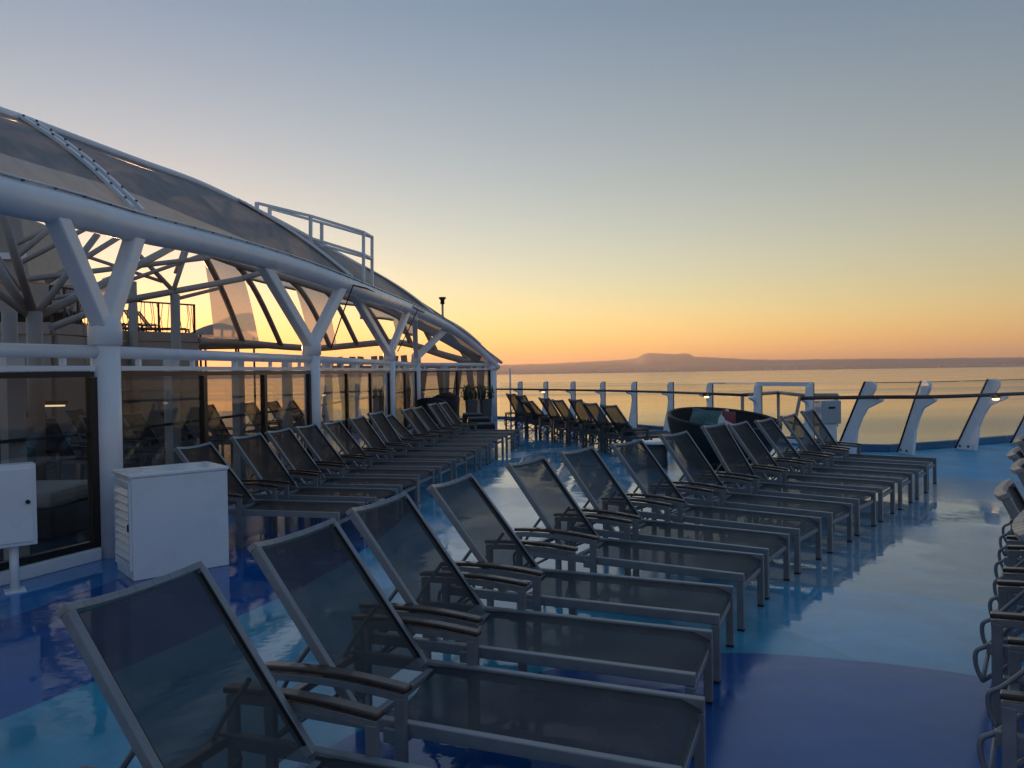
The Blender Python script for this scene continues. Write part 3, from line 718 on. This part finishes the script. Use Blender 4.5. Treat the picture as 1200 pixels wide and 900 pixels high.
MB().tube([(0,0,0),(0,0,.37)], .032, 12).build('post', WHITE2, t); MB().box(-.07,.07,-.07,.07,0,.012).build('foot_plate', WHITE2, t)
MB().tube([(-.11,.0,.36),(-.115,.0,.2),(-.11,.0,.0)], .012, 8).build('cable', RUBBER, t)

# ------------------------------------------------------------------ sea railing, left run (upright posts)
def unit(v): return Vector((v.x,v.y,0)).normalized()
PH = 1.31
left_pts = RL + [GT[0]]
def plate(t, nrm, tang, h, lean=0.0, big=1.0):
    """side profile of a rail post in the plane of the inward normal"""
    prof = [(0,0),(.30*big,0),(.24*big,.30),(.17*big,.55),(.13,.80),(.15,.93),(.34,.985),(.34,1.01),(.15,1.03),(.15,1.22),(.125,1.27),(.08,h-.005),(.0,h-.02)]
    pts = []
    for (a, z) in prof:
        q = nrm*(a+lean*z/h); pts.append(Vector((q.x,q.y,z))-tang*.03)
    MB().prism(pts, tang*.06).build('plate', WHITE, t, .008)
    q0 = nrm*(-.012); q1 = nrm*(lean-.012)
    MB().bar(Vector((q0.x,q0.y,.02)), Vector((q1.x,q1.y,h-.01)), .075, .022, nrm).build('glazing_strip', RUBBER, t)
for i, p in enumerate(RL):
    tg = unit(left_pts[i+1]-left_pts[max(i-1,0)]); nr = Vector((tg.y,-tg.x,0))
    t = thing('railing_post', 'upright white railing post, %s counted from the canopy end column' % ORD[i], 'railing post', p, 0, 'upright posts of the sea railing')
    plate(t, nr, tg, PH)
tube_l = []
for i, p in enumerate(left_pts):
    tg = unit(left_pts[min(i+1,len(left_pts)-1)]-left_pts[max(i-1,0)]); nr = Vector((tg.y,-tg.x,0)); tube_l.append(p+nr*.33+Vector((0,0,1.045)))
start = WE+Vector((.1,.0,1.04)); end_l = tube_l[-1]+Vector((.35,-.55,0))
hr = thing('handrail', 'dark wooden handrail on the upright railing posts', 'handrail', start)
MB().tube([q-start for q in [start]+tube_l[:-1]+[tube_l[-1]]], .032, 10).build('rail', WOOD, hr)
def rail_lamp(par, loc, ang):
    o = MB().box(-.09,.09,-.03,.03,-.03,.0).build('lamp', IRON, par); o.location = loc; o.rotation_euler = (0,0,ang)
    MB().lathe([(.0,-.075),(.045,-.07),(.06,-.05),(.06,-.031)], 12).build('bulb', LAMP, o)
for f in (1, 6):
    q = tube_l[f].lerp(tube_l[f+1 if f+1 < len(tube_l) else f], .15); rail_lamp(hr, q-start+Vector((0,0,-.031)), R(-40))
gp = thing('glass_balustrade', 'clear glass panels between the upright railing posts', 'glass balustrade', RL[0])
for a, b in zip(left_pts[:-1], left_pts[1:]):
    d = unit(b-a); n_ = Vector((-d.y,d.x,0))*.0
    MB().bar(a+d*.04+n_+Vector((0,0,.68))-RL[0], b-d*.04+n_+Vector((0,0,.68))-RL[0], .012, 1.18).build('pane', GLASS_C, gp)
pt = [WE+Vector((.25,.1,0)), RL[0]]
MB().bar(pt[0]+Vector((0,0,.68))-RL[0], pt[1]-Vector((.05,0,0))+Vector((0,0,.68))-RL[0], .012, 1.18).build('pane', GLASS_C, gp)

# gate
gt = thing('railing_gate', 'white framed glass gate in the sea railing', 'gate', GT[0])
v = GT[1]-GT[0]; tg = unit(v); nr = Vector((tg.y,-tg.x,0))
for c in (Vector((0,0,0)), v):
    e = bpy.data.objects.new('gate_post', None)
    bpy.data.objects.remove(e)
    MB().prism([c+nr*a+Vector((0,0,z))-tg*.05 for a, z in [(0,0),(.26,0),(.2,.5),(.16,.8),(.18,.9),(.36,.97),(.36,1.0),(.17,1.03),(.15,1.22),(.07,1.33),(0,1.33)]], tg*.10).build('gate_post', WHITE, gt, .008)
    MB().bar(c+nr*-.014+Vector((0,0,.02)), c+nr*-.014+Vector((0,0,1.32)), .10, .024, nr).build('glazing_strip', RUBBER, gt)
MB().bar(nr*.06+Vector((0,0,1.285)), v+nr*.06+Vector((0,0,1.285)), .07, .085).build('top_frame', WHITE, gt)
MB().bar(nr*.06+Vector((0,0,.08)), v+nr*.06+Vector((0,0,.08)), .06, .08).build('bottom_frame', WHITE, gt)
MB().bar(tg*.06+nr*.06+Vector((0,0,.68)), v-tg*.06+nr*.06+Vector((0,0,.68)), .012, 1.12).build('pane', GLASS_C, gt)
a = RL[-1]-GT[0]; MB().bar(a+Vector((0,0,1.29)), Vector((0,0,1.29)), .05, .04).build('link_bar', WHITE, gt)
# outer landing with its pale rails beyond the gate
ol = thing('outer_railing', 'pale tubular railing of the small landing outside the gate', 'railing', P(920,510,19))
lv = []
for px, d, py0, py1, px1 in [(870,19.5,463,520,870),(912,21,460,520,912),(938,19.5,463,520,926),(982,19.0,463,520,962)]:
    MB().tube([P(px,py0,d)-ol.location, P(px1,py1,d)-ol.location], .045, 8).build('post', WARMW, ol); lv.append(P(px,py0,d)-ol.location)
for a, b in zip(lv[:-1], lv[1:]):
    MB().tube([a,b], .045, 8).build('rail', WARMW, ol); MB().tube([a-Vector((0,0,.75)),b-Vector((0,0,.75))], .03, 8).build('rail', WARMW, ol)
MB().box(-1.4,1.6,-.6,2.2,-.40,-.33).build('landing', WARMW, ol)
cbx = P(968,512,15.2); cbx.z = 0
t = thing('equipment_box', 'light grey equipment box on a stand beside the gate', 'box', Vector((cbx.x, 15.1, 0)), R(15))
MB().box(-.22,.22,-.12,.12,.52,.98).build('body', GREYBOX, t, .02); MB().box(-.14,.14,-.09,.09,0,.519).build('stand', WHITE, t, .01); MB().box(-.07,.07,-.128,-.1205,.82,.86).build('badge', RUBBER, t)

# right run (posts raked over the deck)
rr_top = []
for i, p in enumerate(RR):
    tg = unit(RR[min(i+1,len(RR)-1)]-RR[max(i-1,0)]); nr = Vector((tg.y,-tg.x,0))
    if i == 0: nr = Vector((.45,-.89,0)); tg = Vector((.89,.45,0))
    t = thing('raked_railing_post', 'broad white railing post leaning in over the deck, %s counted from the gate' % ORD[i], 'railing post', p, 0, 'raked posts of the sea railing')
    prof = [(0,0),(.40,0),(.42,.10),(.47,.48),(.57,.70),(.68,.87),(1.0,1.015),(1.0,1.055),(.76,1.075),(.86,1.24),(.86,1.31),(.80,1.365),(.665,1.365)]
    MB().prism([Vector((nr.x*a,nr.y*a,z))-tg*.03 for a, z in prof], tg*.06).build('plate', WHITE, t, .008)
    MB().bar(Vector((nr.x*-.012,nr.y*-.012,.02)), Vector((nr.x*.645,nr.y*.645,1.36)), .08, .024, nr).build('glazing_strip', RUBBER, t)
    for bx in (.09,.26):
        o = MB().lathe([(0,0),(.022,0),(.022,.012),(0,.014)], 10).build('bolt', BRASS, t); o.location = nr*bx-tg*-.031+Vector((0,0,.07)); o.location = nr*bx+Vector((0,0,.07))-tg*.031
        o.rotation_mode = 'QUATERNION'; o.rotation_quaternion = (-tg).to_track_quat('Z','Y')
        o2 = link('bolt', o.data, t); o2.location = nr*bx+Vector((0,0,.07))+tg*.031; o2.rotation_mode = 'QUATERNION'; o2.rotation_quaternion = tg.to_track_quat('Z','Y')
    rr_top.append((p, nr, tg))
gb = thing('raked_glass_balustrade', 'clear glass panels leaning in between the raked railing posts', 'glass balustrade', RR[0])
for (p, n1, t1), (q, n2, t2) in zip(rr_top[:-1], rr_top[1:]):
    d = unit(q-p)*.05
    vs_ = [p+d+n1*.01+Vector((0,0,.06)), q-d+n2*.01+Vector((0,0,.06)), q-d+n2*.66+Vector((0,0,1.34)), p+d+n1*.66+Vector((0,0,1.34))]
    m = MB(); m.prism([x-RR[0] for x in vs_], (d.y*.2,-d.x*.2,.004)); pn = m.build('pane', GLASS_C, gb)
    MB().bar(vs_[3]-RR[0], vs_[2]-RR[0], .016, .012).build('edge_trim', IRON, pn)
hpts = [p+n*.93+Vector((0,0,1.085)) for p, n, t_ in rr_top]
hs = Vector((5.15,13.75,1.085)); hr2 = thing('handrail', 'dark wooden handrail running along the raked railing posts', 'handrail', hs)
MB().tube([q-hs for q in smooth_path([hs]+hpts, 4)], .035, 10).build('rail', WOOD, hr2)
rail_lamp(hr2, hpts[2].lerp(hpts[1], .12)-hs+Vector((0,0,-.034)), R(25))

# ------------------------------------------------------------------ round daybed, side table, planters, stacked seats
pc = Vector((3.55,12.9,0)); t = thing('pod_daybed', 'round black woven pod daybed with patterned cushions behind the middle row', 'daybed', pc)
def shell(u, v, off=0.0):
    a = u*2*math.pi; rim = .66+.27*(.5+.5*math.cos(a-R(115))); rr = (.62+.27*math.sin(v*math.pi/2)) - off
    z = .12+v*(rim-.12); return (rr*1.05*math.cos(a), rr*math.sin(a), z)
MB().grid(lambda u, v: shell(u, v), 40, 8).build('shell', RATTAN, t)
MB().grid(lambda u, v: shell(1-u, v, .05), 40, 8).build('inner_shell', RATTAN, t)
MB().tube([Vector(shell(k/40,1,.025)) for k in range(41)], .035, 8).build('rim', RATTAN, t)
MB().lathe([(0,.0),(.60,.0),(.63,.13),(0,.14)], 32).build('base', RATTAN, t)
MB().lathe([(0,.36),(.70,.36),(.76,.42),(.72,.52),(0,.55)], 32).build('mattress', CREAM, t)
def pillow(par, loc, rot, sc, m):
    def fn(u, v):
        x = (u-.5)*2; y = (v-.5)*2; k_ = 1-.10*(1-abs(x))*abs(y)-.10*(1-abs(y))*abs(x); return (x*k_, y*k_, (1-x**2)**.6*(1-y**2)**.6*.55)
    mb = MB(); mb.grid(fn, 10, 10); mb.grid(lambda u, v: (fn(1-u,v)[0], fn(1-u,v)[1], -fn(1-u,v)[2]), 10, 10)
    o = mb.build('cushion', m, par); o.location = loc; o.rotation_euler = rot; o.scale = (sc,sc,sc*.7); return o
pillow(t, (-.46,-.02,.70), (R(70),0,R(-70)), .24, TEAL); pillow(t, (-.20,.42,.71), (R(68),R(8),R(-10)), .25, TEAL); pillow(t, (.08,.44,.69), (R(66),R(-12),R(10)), .22, CREAM); pillow(t, (.22,.46,.76), (R(75),R(10),R(20)), .15, RED); pillow(t, (-.30,.16,.62), (R(35),R(10),R(-40)), .20, TEAL)
t = thing('side_table', 'small round white-topped drum table beside the pod daybed', 'table', Vector((2.42,12.9,0)))
MB().lathe([(0,0),(.16,0),(.18,.02),(.15,.40),(0,.40)], 24).build('drum', POT, t); MB().lathe([(0,.401),(.28,.401),(.285,.415),(.28,.43),(0,.43)], 28).build('table_top', WHITE, t)

for i, (px, d) in enumerate([(552,24.0),(569,24.6)]):
    p = Vector(((px-600)/F*d, d, 0))
    t = thing('planter', ['dark square planter with upright succulents, next to the stacked seats','dark square planter with upright succulents, next to the white end column'][i], 'planter', p, .3, 'planters by the end column')
    m = MB(); a, b, hh = .13, .165, .78
    m.add([(-a,-a,0),(a,-a,0),(a,a,0),(-a,a,0),(-b,-b,hh),(b,-b,hh),(b,b,hh),(-b,b,hh)], [(3,2,1,0),(4,5,6,7),(0,1,5,4),(1,2,6,5),(2,3,7,6),(3,0,4,7)]); m.build('pot', POT, t, .012)
    for k in range(6):
        x = random.uniform(-.2,.2); y = random.uniform(-.16,.16); h2 = random.uniform(.28,.45); m = MB()
        m.tube([(x,y,hh-.02),(x+random.uniform(-.03,.03),y,hh+h2*.5),(x+random.uniform(-.06,.06),y,hh+h2)], [.03,.045,.02], 7)
        for j in range(12):
            z = hh+h2*(j+1)/12; an = j*2.4; rr = .09
            m.add([(x,y,z-.03),(x+math.cos(an)*rr-.02,y+math.sin(an)*rr,z+.03),(x+math.cos(an)*rr*1.1,y+math.sin(an)*rr*1.1,z+.09),(x+math.cos(an)*rr+.02,y+math.sin(an)*rr,z+.03)], [(0,1,2,3)])
        m.build('succulent', LEAF, t)
stk = [((553,23.3),.60,.34,.40),((560,22.4),.64,.36,.33),((564,21.3),.70,.40,.23)]
for i, ((px, d), wd, dp, sh_) in enumerate(stk):
    p = Vector(((px-600)/F*d, d, 0))
    t = thing('low_stool', 'low black woven stool with grey cushion, %s counted from the planters' % ORD[i], 'stool', p, .1, 'low stools beside the planters')
    MB().box(-wd/2,wd/2,-dp/2,dp/2,.0,sh_-.06).build('base', RATTAN, t, .02)
    MB().box(-wd/2+.01,wd/2-.01,-dp/2+.01,dp/2-.01,sh_-.059,sh_).build('cushion', mat('stool_cushion', (.16,.155,.15), .8) if i == 0 else bpy.data.materials['stool_cushion'], t, .025)
for i, (px, d, hh) in enumerate([(505,21.0,.95),(520,21.8,1.0),(512,22.4,1.05)]):
    p = Vector(((px-600)/F*d, d, 0)); t = thing('rattan_armchair', 'black woven tub armchair by the glass wall corner, %s counted from the planters' % ['third','first','second'][i], 'armchair', p, .5*i, 'black armchairs by the glass corner')
    def sh(u, v, o=0):
        a = R(-200)+u*R(220); rr = .40-o+.05*v; return (rr*math.cos(a), rr*math.sin(a), .30+v*(hh-.30)*(.6+.4*math.sin(u*math.pi)))
    MB().grid(lambda u, v: sh(u, v), 20, 6).build('backrest', RATTAN, t); MB().grid(lambda u, v: sh(1-u, v, .05), 20, 6).build('inner_backrest', RATTAN, t)
    MB().tube([sh(k/20,1,.025) for k in range(21)], .03, 8).build('rim', RATTAN, t)
    MB().lathe([(0,.02),(.34,.02),(.40,.30),(.0,.40)], 20).build('seat', RATTAN, t)

# ------------------------------------------------------------------ evening haze over the bay
hz = bpy.data.materials.new('haze_air'); hz.use_nodes = True
hn = hz.node_tree.nodes; hl = hz.node_tree.links; hn.clear()
ho = hn.new('ShaderNodeOutputMaterial'); hv = hn.new('ShaderNodeVolumePrincipled')
hv.inputs['Color'].default_value = (1.0,.84,.74,1); hv.inputs['Density'].default_value = 6e-5; hv.inputs['Anisotropy'].default_value = .4
hl.new(hv.outputs[0], ho.inputs['Volume'])
hb = MB().box(-17000,17000,-2000,17000,ZS-2,310).build('haze', hz); tag(hb, 'thin warm evening haze over the bay', 'haze', kind='stuff')
